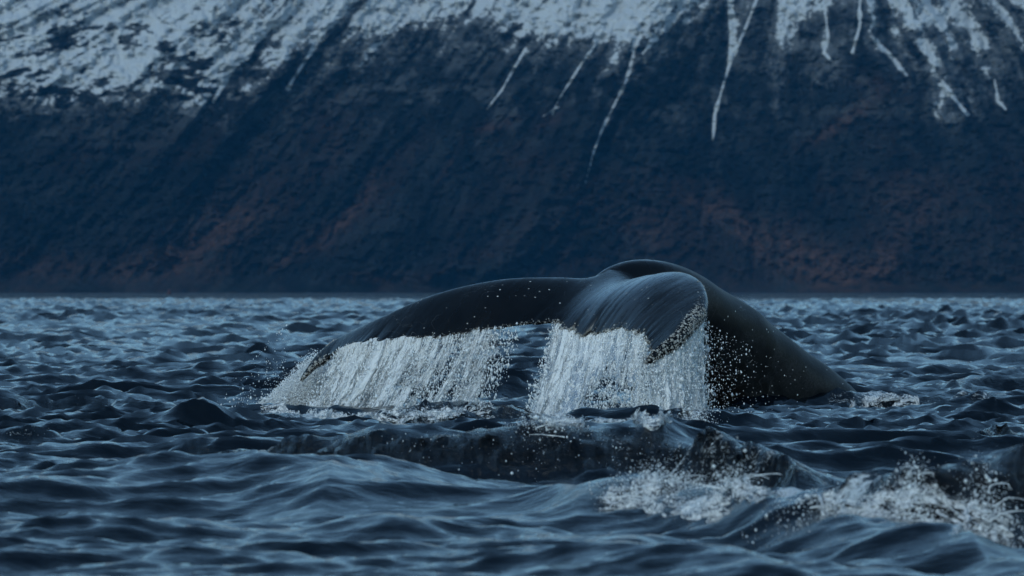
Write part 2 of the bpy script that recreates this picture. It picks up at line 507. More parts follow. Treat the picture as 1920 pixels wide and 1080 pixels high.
tx = np.concatenate([np.linspace(-0.172, 0.172, 720)])
side = np.geomspace(0.176, 2.6, 44)
tx = np.concatenate([-side[::-1], tx, side])
ys = [7.0]
while ys[-1] < 60: ys.append(ys[-1] * 1.0027)
while ys[-1] < 480: ys.append(ys[-1] * 1.0043)
while ys[-1] < 3300: ys.append(ys[-1] * 1.03)
ys = np.array(ys)
X, Y = np.meshgrid(tx, ys)
X = X * Y
Z, DX, DY, churn, foam = sea_surface(X, Y)
edge = 1 - smooth(0.5, 1.5, np.abs(X / Y))
fade = 1 - smooth(1500, 2600, Y)
V = np.stack([X + DX * edge, Y + DY * edge, Z * edge * fade], -1)
sea = grid_mesh('sea', V, mat_sea(), attrs={'churn': churn, 'foam': foam})
tag(sea, kind='structure')
# the same water goes on beside and behind the boat
me = bpy.data.meshes.new('open_water')
q = [(-9000, -6000, -.45), (9000, -6000, -.45), (9000, 6.5, -.45), (-9000, 6.5, -.45), (-9000, 9000, -.45), (9000, 9000, -.45)]
me.from_pydata(q, [], [(0, 1, 2, 3), (3, 2, 5, 4)])
me.materials.append(sea.data.materials[0])
ow = bpy.data.objects.new('open_water', me); COL.objects.link(ow)
tag(ow, kind='structure')

# ------------------------------------------------------------------ the mountain side across the fjord
def gully_coord(px, py):
    """which fall line a point of the slope lies on"""
    g = px.copy()
    ks_x = [-2000, -200, 200, 450, 1100, 1290, 1380, 1560, 1700, 2000, 4000]
    ks_k = [2.2, 2.2, 2.0, .9, .62, .50, .16, .04, -.45, -.55, -.6]
    for _ in range(12):
        g = 0.5 * g + 0.5 * (px + np.interp(g, ks_x, ks_k) * py)
    return g

c1 = np.linspace(-0.165, 0.165, 800)
cs = np.geomspace(0.17, 1.6, 70)
ct = np.concatenate([-cs[::-1], c1, cs])
el = np.concatenate([np.linspace(-0.0016, 0.0792, 330), np.geomspace(0.0800, 0.155, 50)])   # tangent of elevation
CT, EL = np.meshgrid(ct, el)
px = 960 + F * CT; py = 545 - F * EL
Y0 = 2550.0; slope = 0.80
# shoreline wanders; the slope steepens upwards
base = Y0 + 60 * (fbm(CT * 9 + 3, EL * 0, 3, 13) - .5) + 500 * np.clip(np.abs(CT) - .2, 0, 2) * 0.4
Yd = base * slope / (slope - EL)
# horizontal distance at which the sight line of this elevation meets the slope
g = gully_coord(px, py)
along = py
g = g + 34 * (fbm(px / 110., py / 75., 3, 99) - .5)
r_big = fbm(g / 150.0, along / 900.0, 3, 101)
r_mid = fbm(g / 42.0, along / 260.0, 4, 111, .55)
r_fine = fbm(px / 14.0, py / 12.0, 4, 121, .6)
rel = 90 * (r_big - .5) + 38 * (r_mid - .5) + 26 * (r_fine - .5)
Yd = Yd - rel * smooth(545, 500, py) * 0.9
Zm = EL * Yd + H
Xm = CT * Yd
line = np.interp(px, [-300, 0, 150, 300, 400, 470, 560, 640, 720, 800, 900, 960, 1060, 1180, 1250, 1300, 1350, 1500, 1600, 1700, 1800, 1920, 2200],
                     [200, 195, 198, 188, 180, 140, 105, 90, 85, 65, 52, 70, 85, 95, 38, -10, -30, -5, 0, 50, 70, 90, 100])
wid = np.interp(px, [0, 300, 500, 1200, 1300, 1500, 1920], [42, 42, 42, 36, 60, 110, 95])
snow = (line - py) / wid
snow = np.clip(snow, -2.2, np.interp(px, [0, 1240, 1340, 4000], [1.35, 1.35, .30, .30]))
st_n = fbm(g / 22.0, along / 230.0, 3, 131, .55) - .5
st_m = fbm(px / 60.0, py / 30.0, 4, 141, .6) - .5
snow = snow + 2.3 * st_n * np.interp(px, [0, 300, 500, 1250, 1400], [.3, .5, 1.3, 1.3, 1.7]) + 1.7 * st_m
snow = snow - 0.5 * smooth(0.35, 0.62, fbm(px / 130., py / 70., 3, 143)) * (px < 450)
snow = snow - 1.3 * smooth(205, 290, py)
clump = smooth(.50, .66, fbm(px / 42. + py / 60., py / 17., 4, 147, .62))
snow = snow - clump * np.interp(px, [0, 420, 520, 780, 860, 1000, 1250, 4000], [2.3, 2.1, .7, .9, 1.6, .6, .4, .9]) * smooth(-20, 90, py)
STREAKS = [([(985, 90), (970, 118), (940, 170), (912, 205)], 4.5, 1.7), ([(1135, 60), (1090, 120), (1048, 185), (1035, 215)], 4.5, 1.7), ([(1048, 200), (1018, 218)], 4, 1.3),
           ([(1195, 70), (1175, 150), (1145, 210), (1128, 245), (1113, 285)], 6.0, 2.3), ([(1113, 285), (1108, 305), (1098, 342)], 4.5, 1.7),
           ([(1370, 0), (1374, 60), (1368, 120), (1350, 180), (1340, 215), (1337, 262)], 7.0, 2.0), ([(1368, -20), (1374, 60), (1372, 100)], 15, 1.6), ([(1418, 0), (1395, 60), (1372, 110)], 6, 1.6),
           ([(1545, 0), (1553, 70), (1545, 100), (1560, 115)], 6, 1.6), ([(1612, 0), (1612, 50), (1598, 98)], 7, 1.8), ([(1765, 150), (1790, 185), (1815, 215)], 6, 1.6),
           ([(1865, 150), (1872, 190), (1885, 205)], 6, 1.5), ([(1645, 80), (1675, 110), (1700, 140)], 9, 1.3), ([(530, 0), (470, 70), (400, 190)], 8, 1.9), ([(655, 0), (600, 70), (540, 165)], 8, 1.9),
           ([(1300, 0), (1240, 60), (1205, 100)], 8, 1.3), ([(835, 95), (880, 20), (895, -20)], 12, -1.3), ([(560, 150), (600, 100), (680, 0)], 18, -1.5), ([(790, 90), (830, 10)], 9, -1.0),
           ([(455, 140), (500, 70), (550, -20)], 11, -1.2), ([(950, 70), (985, 40), (1030, -10)], 8, -1.0), ([(1680, 40), (1730, 120)], 10, -1.0), ([(1560, 30), (1500, 60)], 30, -.7)]
for pts, w, a in STREAKS:
    dmin = np.full(px.shape, 1e9)
    for (x0, y0), (x1, y1) in zip(pts[:-1], pts[1:]):
        dx_, dy_ = x1 - x0, y1 - y0
        t = np.clip(((px - x0) * dx_ + (py - y0) * dy_) / (dx_ ** 2 + dy_ ** 2), 0, 1)
        dmin = np.minimum(dmin, np.hypot(px - x0 - t * dx_, py - y0 - t * dy_))
    wv = 0.50 * w * (0.55 + 0.9 * vnoise(py / 14.0, px / 30.0, 7))
    f = np.exp(-(dmin / wv) ** 2)
    if a > 0: snow = np.where(f > .05, np.maximum(snow, snow * (1 - f) + a * f - 0.2), snow)
    else: snow = snow + a * f
scrub = smooth(330, 150, py) * smooth(.42, .66, fbm(px / 45., py / 30., 4, 171, .6)) + .2 * smooth(.5, .7, fbm(g / 30., py / 60., 4, 173, .6))
brown = np.zeros(px.shape)
ravine = smooth(.50, .64, fbm(g / 24., py / 120., 4, 181, .6)) * smooth(560, 430, py) + .6 * smooth(.52, .66, fbm(px / 50., py / 26., 4, 183, .6))
ravine = np.clip(ravine, 0, 1)
for bx, by, sx, sy, rot, a in [(440, 425, 60, 30, -.5, .8), (340, 475, 70, 25, -.4, 1.0), (690, 360, 45, 14, -1.1, .8), (640, 420, 50, 9, -.9, 1.0), (560, 470, 60, 9, -.6, .8), (700, 520, 60, 10, 0, .5),
                              (1385, 425, 60, 14, .9, 1.1), (1350, 400, 60, 22, .4, .7), (1500, 480, 110, 45, .5, .8), (1560, 500, 60, 30, .3, .9), (1660, 490, 40, 40, 0, .8), (1700, 400, 90, 50, -.6, .5),
                              (1560, 245, 60, 10, -.5, .9), (1600, 210, 60, 14, -.6, .6), (930, 235, 40, 12, -.3, .7), (1030, 225, 30, 14, -.6, .6), (1220, 430, 60, 30, 0, .6), (830, 330, 60, 6, -1.1, .5),
                              (200, 505, 160, 20, 0, .45), (60, 480, 80, 20, 0, .35), (980, 300, 60, 40, 0, .3), (1650, 160, 60, 20, .3, .4), (620, 230, 60, 60, 0, .3), (480, 360, 120, 60, -.5, .35)]:
    ca, sa = math.cos(rot), math.sin(rot)
    u = (px - bx) * ca + (py - by) * sa; v = -(px - bx) * sa + (py - by) * ca
    brown += a * np.exp(-(u / sx) ** 2 - (v / sy) ** 2)
brown += 0.25 * smooth(150, 350, py) * smooth(.45, .7, fbm(g / 60., py / 90., 4, 151))
brown = np.clip(brown, 0, 1.1)
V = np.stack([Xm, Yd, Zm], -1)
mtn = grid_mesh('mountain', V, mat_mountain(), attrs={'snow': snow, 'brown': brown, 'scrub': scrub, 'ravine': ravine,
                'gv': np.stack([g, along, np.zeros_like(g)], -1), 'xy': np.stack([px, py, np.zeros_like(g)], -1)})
tag(mtn, kind='structure')

# ------------------------------------------------------------------ marker buoy near the far shore
mb = mat_plain('buoy_paint', (0.035, 0.006, 0.010), 0.6)
def lathe(name, prof, mat, parent, seg=16):
    bm = bmesh.new(); rings = []
    for r_, z_ in prof:
        rings.append([bm.verts.new((r_ * math.cos(a * 2 * math.pi / seg), r_ * math.sin(a * 2 * math.pi / seg), z_)) for a in range(seg)])
    for A, B in zip(rings[:-1], rings[1:]):
        for i in range(seg):
            bm.faces.new((A[i], A[(i + 1) % seg], B[(i + 1) % seg], B[i]))
    bm.faces.new(rings[-1]); bm.faces.new(rings[0][::-1])
    me_ = bpy.data.meshes.new(name); bm.to_mesh(me_); bm.free(); me_.materials.append(mat)
    o_ = bpy.data.objects.new(name, me_); COL.objects.link(o_); o_.parent = parent
    return o_
bu = bpy.data.objects.new('marker_buoy', None); COL.objects.link(bu)
bu.location = ((317 - 960) / F * 1400, 1400, 0)
tag(bu, 'tiny dark red buoy floating far off at the foot of the mountain', 'buoy')
lathe('float', [(.5, -.6), (.85, -.3), (.88, .35), (.7, .55)], mb, bu)
lathe('tower', [(.62, .55), (.5, 1.1), (.40, 1.75), (.3, 1.85)], mb, bu)

# ------------------------------------------------------------------ the whale
def cr(vals, n):
    """Catmull-Rom through the rows of vals, n samples"""
    vals = np.asarray(vals, float)
    m = len(vals)
    t = np.linspace(0, m - 1, n)
    i = np.clip(np.floor(t).astype(int), 0, m - 2); f = (t - i)[:, None]
    p0 = vals[np.clip(i - 1, 0, m - 1)]; p1 = vals[i]; p2 = vals[i + 1]; p3 = vals[np.clip(i + 2, 0, m - 1)]
    return 0.5 * ((2 * p1) + (-p0 + p2) * f + (2 * p0 - 5 * p1 + 4 * p2 - p3) * f ** 2 + (-p0 + 3 * p1 - 3 * p2 + p3) * f ** 3)

# stations: leading edge, middle, trailing edge as (px, py, distance), thickness in metres
LEFT = [
    ((1170, 520, 38.60), (1100, 568, 37.75), (1034, 604, 37.15), .34),
    ((1110, 530, 38.25), (1058, 572, 37.62), (1006, 607, 37.12), .27),
    ((1050, 528, 37.98), (1005, 572, 37.50), (955, 612, 37.10), .22),
    ((975, 528, 37.82), (930, 578, 37.42), (890, 622, 37.12), .20),
    ((900, 537, 37.80), (865, 588, 37.45), (825, 632, 37.17), .18),
    ((835, 552, 37.82), (805, 600, 37.53), (765, 636, 37.25), .17),
    ((775, 574, 37.88), (750, 612, 37.64), (712, 640, 37.38), .15),
    ((720, 600, 37.93), (700, 626, 37.76), (668, 646, 37.52), .13),
    ((672, 624, 38.15), (655, 640, 37.92), (636, 656, 37.70), .11),
    ((632, 644, 38.10), (620, 661, 37.95), (604, 680, 37.82), .10),
    ((602, 668, 38.05), (593, 681, 37.98), (582, 695, 37.90), .08),
    ((570, 706, 38.00), (567, 710, 37.97), (563, 715, 37.95), .03),
]
RIGHT = [
    ((1170, 520, 38.60), (1100, 568, 37.75), (1034, 604, 37.15), .34),
    ((1205, 542, 38.20), (1130, 566, 37.45), (1050, 620, 37.00), .25),
    ((1248, 532, 37.75), (1165, 562, 37.05), (1090, 633, 36.80), .22),
    ((1285, 523, 37.30), (1205, 560, 36.72), (1130, 628, 36.55), .21),
    ((1314, 534, 36.90), (1240, 570, 36.45), (1170, 622, 36.30), .20),
    ((1327, 556, 36.50), (1262, 590, 36.20), (1205, 628, 36.05), .18),
    ((1326, 582, 36.15), (1270, 608, 35.98), (1216, 640, 35.85), .17),
    ((1306, 605, 35.85), (1262, 628, 35.78), (1220, 655, 35.68), .15),
    ((1282, 632, 35.62), (1250, 648, 35.60), (1219, 666, 35.52), .13),
    ((1248, 655, 35.45), (1233, 662, 35.46), (1214, 674, 35.42), .10),
    ((1220, 674, 35.35), (1215, 677, 35.36), (1208, 681, 35.34), .06),
]
def fluke_arrays(stations, n):
    L = cr([s[0] for s in stations], n); Mm = cr([s[1] for s in stations], n); T = cr([s[2] for s in stations], n)
    th = cr([[s[3]] for s in stations], n)[:, 0]
    w = lambda A: np.stack([(A[:, 0] - 960) / F * A[:, 2], A[:, 2], H - (A[:, 1] - 545) / F * A[:, 2]], -1)
    return w(L), w(Mm), w(T), th

def fluke(name, stations, n, mchord, seed, flip):
    L, Mm, T, th = fluke_arrays(stations, n)
    s = np.linspace(0, 1, n)
    # ragged trailing edge: scallops, bites and fine teeth
    rag = 0.12 * (fbm(s * 26, s * 0 + 3, 3, seed) - .45) + 0.07 * (np.abs(((s * 15 + 0.7 * vnoise(s * 8, s * 0, seed)) % 1) - .5) - .2)
    rag = rag + 0.05 * smooth(.74, .8, vnoise(s * 40, s * 0 + 9, seed + 4))
    rag *= smooth(0, .08, s) * (1 - 0.5 * smooth(.75, 1, s))
    ch = (T - Mm); chl = np.linalg.norm(ch, axis=1, keepdims=True)
    T = T - ch / chl * rag[:, None]
    t = np.linspace(0, 1, mchord) ** 1.25
    tt = t[None, :, None]
    C = ((1 - tt) * (1 - 2 * tt)) * L[:, None] + 4 * tt * (1 - tt) * Mm[:, None] + tt * (2 * tt - 1) * T[:, None]
    du = np.gradient(C, axis=0); dv = np.gradient(C, axis=1)
    N = np.cross(du, dv); N /= np.linalg.norm(N, axis=-1, keepdims=True) + 1e-9
    if flip: N = -N
    # aerofoil: blunt leading edge, thin trailing edge
    prof = (2.6 * np.sqrt(t) - 2.2 * t - 0.5 * t ** 2 + 0.1 * t ** 3)
    prof = np.clip(prof, 0, None); prof = prof / prof.max()
    half = 0.5 * th[:, None] * prof[None, :] + 0.010 * smooth(0, .05, t)[None, :]
    up = C + N * half[..., None]; lo = C - N * half[..., None]
    ring = np.concatenate([up, lo[:, ::-1]], axis=1)
    k = ring.shape[1]
    idx = np.arange(n * k).reshape(n, k)
    a = idx[:-1]; b = np.roll(idx, -1, 1)[:-1]; c = np.roll(idx, -1, 1)[1:]; e = idx[1:]
    Q = np.stack([a, b, c, e], -1).reshape(-1, 4)
    V = ring.reshape(-1, 3)
    caps = [list(idx[0][::-1]), list(idx[-1])]
    S, Tt = np.meshgrid(s, t, indexing='ij')
    return V, Q, caps, C, S, Tt, T, L

def stock_mesh():
    Rr = [(1760, 850, 41.3), (1660, 790, 41.0), (1600, 733, 40.7), (1530, 682, 40.35), (1470, 634, 40.05), (1420, 592, 39.75), (1370, 558, 39.45), (1325, 524, 39.2), (1280, 501, 38.95), (1235, 489, 38.75), (1190, 488, 38.55), (1152, 499, 38.35), (1122, 520, 38.15), (1098, 545, 37.95)]
    Ll = [(1230, 990, 41.3), (1262, 880, 41.0), (1285, 785, 40.7), (1282, 725, 40.35), (1278, 682, 40.05), (1272, 645, 39.75), (1262, 615, 39.45), (1245, 595, 39.2), (1225, 582, 38.95), (1205, 576, 38.75), (1175, 574, 38.55), (1140, 575, 38.35), (1115, 580, 38.15), (1098, 582, 37.95)]
    lat = [.62, .60, .56, .52, .48, .44, .40, .36, .32, .28, .24, .20, .16, .12]
    n = 90
    w = lambda A: np.stack([(A[:, 0] - 960) / F * A[:, 2], A[:, 2], H - (A[:, 1] - 545) / F * A[:, 2]], -1)
    Rw = w(cr(Rr, n)); Lw = w(cr(Ll, n)); la = cr([[x] for x in lat], n)[:, 0]
    C = (Rw + Lw) / 2; U = (Rw - Lw) / 2
    ax = np.gradient(C, axis=0)
    B = np.cross(ax, U); B /= np.linalg.norm(B, axis=1, keepdims=True)
    k = 64
    ph = np.linspace(0, 2 * np.pi, k, endpoint=False)
    cu = np.cos(ph); sv = np.sin(ph)
    # narrower towards the keel on the back (cu = +1)
    latw = np.sign(sv) * np.abs(sv) ** 0.85 * (1 - 0.28 * (cu + 1) / 2)
    ring = C[:, None] + U[:, None] * cu[None, :, None] + B[:, None] * (la[:, None] * latw[None])[..., None]
    # knuckles along the back
    s = np.linspace(0, 1, n)
    kn = 0.018 * np.exp(-((s - .37) / .025) ** 2) + 0.012 * np.exp(-((s - .28) / .03) ** 2) + 0.015 * np.exp(-((s - .20) / .03) ** 2)
    ring += (U / np.linalg.norm(U, axis=1, keepdims=True))[:, None] * (kn[:, None] * np.clip(cu, 0, 1)[None] ** 6)[..., None]
    idx = np.arange(n * k).reshape(n, k)
    a = idx[:-1]; b = np.roll(idx, -1, 1)[:-1]; c = np.roll(idx, -1, 1)[1:]; e = idx[1:]
    Q = np.stack([a, b, c, e], -1).reshape(-1, 4)
    return ring.reshape(-1, 3), Q, [list(idx[0][::-1]), list(idx[-1])], ring

def raw_obj(V, Q, caps):
    me_ = bpy.data.meshes.new('raw')
    me_.from_pydata([tuple(v) for v in V], [], [tuple(q_) for q_ in Q] + caps)
    bm = bmesh.new(); bm.from_mesh(me_)
    bmesh.ops.remove_doubles(bm, verts=bm.verts, dist=1e-5)
    bmesh.ops.recalc_face_normals(bm, faces=bm.faces)
    return bm

lf = fluke('l', LEFT, 340, 46, 5, False)
rf = fluke('r', RIGHT, 300, 46, 9, False)
sk = stock_mesh()
joined = bpy.data.meshes.new('humpback_whale')
bm_all = bmesh.new()
for V_, Q_, caps_ in (lf[:3], rf[:3], sk[:3]):
    b_ = raw_obj(V_, Q_, caps_)
    tmp = bpy.data.meshes.new('t'); b_.to_mesh(tmp); b_.free()
    bm_all.from_mesh(tmp); bpy.data.meshes.remove(tmp)
bm_all.to_mesh(joined); bm_all.free()
whale = bpy.data.objects.new('humpback_whale', joined); COL.objects.link(whale)
rm = whale.modifiers.new('skin', 'REMESH'); rm.mode = 'VOXEL'; rm.voxel_size = 0.0125; rm.use_smooth_shade = True
sm_ = whale.modifiers.new('soft', 'SMOOTH'); sm_.factor = 0.5; sm_.iterations = 3
dg = bpy.context.evaluated_depsgraph_get()
wm = bpy.data.meshes.new_from_object(whale.evaluated_get(dg))
whale.modifiers.clear()
whale.data = wm; wm.name = 'humpback_whale'
nv = len(wm.vertices)
co = np.empty(nv * 3, np.float32); wm.vertices.foreach_get('co', co); co = co.reshape(-1, 3).astype(float)
# surface coordinates for the skin: nearest point of the design surfaces
pts, data = [], []
for (A, fid) in ((lf, 0), (rf, 1)):
    C, S, Tt = A[3], A[4], A[5]
    C = C[::3, ::3]; S = S[::3, ::3]; Tt = Tt[::3, ::3]
    pts.append(C.reshape(-1, 3)); data.append(np.stack([S.ravel(), Tt.ravel(), np.full(S.size, fid)], -1))
ring = sk[3][::2, ::3]
rs, rk = np.meshgrid(np.linspace(0, 1, ring.shape[0]), np.linspace(0, 1, ring.shape[1]), indexing='ij')
pts.append(ring.reshape(-1, 3)); data.append(np.stack([rs.ravel(), rk.ravel(), np.full(rs.size, 2)], -1))
pts = np.concatenate(pts); data = np.concatenate(data)
kd = KDTree(len(pts))
for i, p_ in enumerate(pts): kd.insert(p_, i)
kd.balance()
near_i = np.array([[q_[1] for q_ in kd.find_n(c_, 6)] for c_ in co])
near_d = np.array([np.linalg.norm(pts[near_i[:, j]] - co, axis=1) for j in range(6)]).T
first = data[near_i[:, 0], 2]
wgt = 1 / (near_d ** 2 + 4e-4) * (data[near_i, 2] == first[:, None])
wgt /= wgt.sum(1, keepdims=True)
st = (data[near_i][..., :2] * wgt[..., None]).sum(1)
is_stock = (first == 2).astype(float)
# soften the change from fluke skin to flank skin
flank = np.clip(is_stock, 0, 1) * smooth(0.72, 0.60, st[:, 0])
strip = np.where(first == 1, smooth(.52, .70, st[:, 0]) * smooth(.30, .12, st[:, 1]), 0)
strip = np.maximum(strip, np.where(first == 1, smooth(.90, .97, st[:, 0]) * .8, 0))
strip = np.maximum(strip, np.where(first == 0, smooth(.80, .92, st[:, 0]) * .35, 0))
strip = np.maximum(strip, np.where(first < 2, smooth(.955, .99, st[:, 1]) * .5, 0))
ppx = 960 + F * co[:, 0] / co[:, 1]; ppy = 545 + F * (H - co[:, 2]) / co[:, 1]
# dark patch low on the flank under the fluke: wetted skin plus painted-in shade (own ragged edge)
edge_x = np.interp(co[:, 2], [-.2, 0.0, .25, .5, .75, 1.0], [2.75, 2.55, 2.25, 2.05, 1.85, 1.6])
wet_shade = smooth(.10, -.10, co[:, 0] - edge_x + .22 * (fbm(co[:, 0] * 5, co[:, 2] * 5, 4, 17, .6) - .5) * 2)
film = np.where(first == 1, smooth(.02, .14, st[:, 0]) * smooth(.66, .30, st[:, 0]) * smooth(.05, .25, st[:, 1]), 0)
for key, val in (('film', film), ('flank', flank), ('strip', strip), ('wet_shade', wet_shade * flank)):
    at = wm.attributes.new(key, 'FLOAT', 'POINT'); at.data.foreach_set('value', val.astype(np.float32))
at = wm.attributes.new('st', 'FLOAT_VECTOR', 'POINT')
v3 = np.stack([st[:, 0] + first * 3.1, st[:, 1], np.zeros(nv)], -1)
at.data.foreach_set('vector', v3.astype(np.float32).ravel())
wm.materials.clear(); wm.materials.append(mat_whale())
wm.polygons.foreach_set('use_smooth', np.ones(len(wm.polygons), bool))
tag(whale, 'humpback whale tail bent over the water, black flukes streaming, grey stock behind', 'whale')

# barnacles: little truncated cones on the leading edge of the near fluke and along the ragged rear edges
nrm = np.empty(nv * 3, np.float32); wm.vertices.foreach_get('normal', nrm); nrm = nrm.reshape(-1, 3)
def barnacles(idx_pool, count, rmin, rmax):
    vs, fs = [], []
    pick = rng.choice(idx_pool, count)
    off = 0
    for i in pick:
        c_ = co[i]; n_ = nrm[i] / (np.linalg.norm(nrm[i]) + 1e-9)
        a_ = np.cross(n_, [0, 0, 1.0]); a_ /= np.linalg.norm(a_) + 1e-9
        b_ = np.cross(n_, a_)
        r_ = rng.uniform(rmin, rmax) * (1 + 1.0 * (rng.random() < .08))
        ang = np.arange(7) * 2 * np.pi / 7 + rng.random()
        for rr, hh in ((1.0, -.2), (.85, .45), (.50, .85), (.35, .35)):
            for q_ in ang:
                jit = 1 + rng.uniform(-.15, .15)
                vs.append(c_ + (a_ * math.cos(q_) + b_ * math.sin(q_)) * r_ * rr * jit + n_ * r_ * hh)
        for L_ in range(3):
            for q_ in range(7):
                fs.append((off + L_ * 7 + q_, off + L_ * 7 + (q_ + 1) % 7, off + (L_ + 1) * 7 + (q_ + 1) % 7, off + (L_ + 1) * 7 + q_))
        off += 28
    return np.array(vs), np.array(fs)
pool1 = np.where(strip > .45)[0]
pool1 = pool1[first[pool1] == 1]
pool2 = np.where((first < 2) & (st[:, 1] > .93))[0]
pool3 = np.where((first == 0) & (st[:, 0] > .80) & ((st[:, 1] < .2) | (st[:, 1] > .8)))[0]
pool4 = np.where((first == 1) & (st[:, 0] > .30) & (st[:, 0] < .62) & (st[:, 1] < .10))[0]
bv, bf = [], []
off = 0
for pool, cnt, r0, r1 in ((pool1, 800, .003, .009), (pool2, 380, .002, .006), (pool3, 300, .004, .009), (pool4, 60, .003, .006)):
    v_, f_ = barnacles(pool, cnt, r0, r1)
    bv.append(v_); bf.append(f_ + off); off += len(v_)
bo = quad_mesh('barnacles', np.concatenate(bv), np.concatenate(bf), mat_barnacle(), parent=whale)
bo['kind'] = 'stuff'

# ------------------------------------------------------------------ water pouring off the flukes
def edge_curve(T, s0, s1, n):
    i = np.linspace(s0, s1, n) * (len(T) - 1)
    j = np.floor(i).astype(int).clip(0, len(T) - 2); f = (i - j)[:, None]
    E = T[j] * (1 - f) + T[j + 1] * f
    k = max(3, n // 40)
    ker = np.ones(k) / k
    Es = np.stack([np.convolve(np.pad(E[:, a], k // 2, mode='edge'), ker, 'valid')[:n] for a in range(3)], -1)
    return Es

def fall(E, u, v, drift, spread):
    """a point that left the edge E(u) and has fallen the share v of the way to the sea"""
    Hh = E[..., 2] + 0.03
    f = v ** 1.25
    x = E[..., 0] + drift[0] * Hh * f
    y = E[..., 1] + drift[1] * Hh * f + spread * f
    z = E[..., 2] + 0.012 - Hh * v
    return np.stack([x, y, z], -1)

def curtain(name, T, s0, s1, drift_u, dens_fn, nu, nv_, layers, seed, mat, label):
    Vs, Qs, ST, DE = [], [], [], []
    off = 0
    for L_ in range(layers):
        sp = (L_ - (layers - 1) / 2) * 0.16
        u = np.linspace(0, 1, nu); v = np.linspace(0, 1, nv_)
        E = edge_curve(T, s0, s1, nu)
        U, Vv = np.meshgrid(u, v, indexing='ij')
        dr = drift_u(U)
        Pp = fall(E[:, None, :] * np.ones((1, nv_, 1)), U, Vv, dr, sp)
        len_m = np.linalg.norm(np.diff(E, axis=0), axis=1).sum()
        um = U * len_m
        ripple = 0.20 * (fbm(um * 9, Vv * 1.3, 3, seed + L_ * 9) - .5) + 0.06 * (fbm(um * 30, Vv * 6, 3, seed + 3 + L_ * 9) - .5)
        ripple = ripple + 0.02 * (fbm(um * 45, Vv * 22, 2, seed + 5 + L_) - .5)
        ripple *= 0.25 + 1.1 * Vv
        Pp[..., 1] -= ripple
        Pp[..., 0] += 0.5 * ripple + .02 * (fbm(um * 20, Vv * 10, 2, seed + 50 + L_) - .5)
        dn = dens_fn(U, Vv)
        str_n = fbm(um * 11 , Vv * 1.1, 3, seed + 20 + L_ * 3, .6) - .5
        edge_u = np.minimum(U, 1 - U) * len_m
        dn = dn - 1.1 * smooth(.30, 0, edge_u) * (vnoise(Vv * 7, um * 9, seed + 80) * .8 + .2)
        dn = dn + 3.3 * str_n * (0.35 + .65 * Vv) + 0.5 * (fbm(um * 14, Vv * 9, 3, seed + 30 + L_) - .5)
        face_d = dn[:-1, :-1]
        keep = face_d > 0.02
        idx = np.arange(nu * nv_).reshape(nu, nv_)
        Q = np.stack([idx[:-1, :-1], idx[1:, :-1], idx[1:, 1:], idx[:-1, 1:]], -1)[keep]
        Vs.append(Pp.reshape(-1, 3)); Qs.append(Q.reshape(-1, 4) + off); off += nu * nv_
        ST.append(np.stack([um + L_ * 4.7, Vv, np.zeros_like(um)], -1).reshape(-1, 3)); DE.append(dn.ravel())
    o_ = quad_mesh(name, np.concatenate(Vs), np.concatenate(Qs), mat, attrs={'st': np.concatenate(ST), 'dens': np.concatenate(DE)})
    tag(o_, label, 'falling water', kind='stuff')
    return o_

ww = mat_white_water('white_water', 0.10, 0.80)
def dens_left(u, v):      # u = 0 at the right end (open, thin), 1 at the tip (dense)
    d = np.interp(u, [0, .04, .2, .35, .5, .65, 1], [.08, .16, .24, .28, .46, .75, .9])
    return d - 0.12 * smooth(.2, .8, v) * (u < .6) + 0.25 * smooth(.85, 1, v)
def drift_left(u):
    return np.interp(u, [0, .5, .8, 1], [-.50, -.50, -.42, -.40]), np.interp(u, [0, .5, .62, 1], [-.35, -.25, -.05, .15])
curtain('water_curtain', lf[6], .16, .75, drift_left, dens_left, 560, 110, 3, 400, ww,
        'wide slanting curtain of white water pouring off the long left fluke')
def dens_right(u, v):
    d = np.interp(u, [0, .05, .3, .5, .7, .85, 1], [.32, .50, .52, .34, .28, .42, .32])
    hole = np.exp(-((u - .62) / .16) ** 2 - ((v - .78) / .22) ** 2)
    return d - 1.3 * hole + 0.15 * smooth(.85, 1, v)
def drift_right(u):
    return np.interp(u, [0, .15, .4, .75, 1], [-.24, -.30, -.30, -.22, -.05]), np.interp(u, [0, 1], [-.55, -.25])
curtain('water_curtain', rf[6], .01, .60, drift_right, dens_right, 360, 130, 3, 500, ww,
        'curtain of white water pouring off the ragged rear edge of the near right fluke')
def dens_tip(u, v):
    return np.interp(u, [0, .15, .7, 1], [.3, .6, .5, .12]) + 0 * v
def drift_tip(u):
    return np.interp(u, [0, 1], [-.02, -.04]), np.interp(u, [0, 1], [-.1, -.1])
tipE = rf[7][int(.56 * 300):][::-1] + np.array([-.03, 0, -.07])
curtain('water_curtain', tipE, 0.0, 1.0, drift_tip, dens_tip, 260, 120, 3, 600, ww,
        'narrow straight fall of water under the barnacled tip of the right fluke')

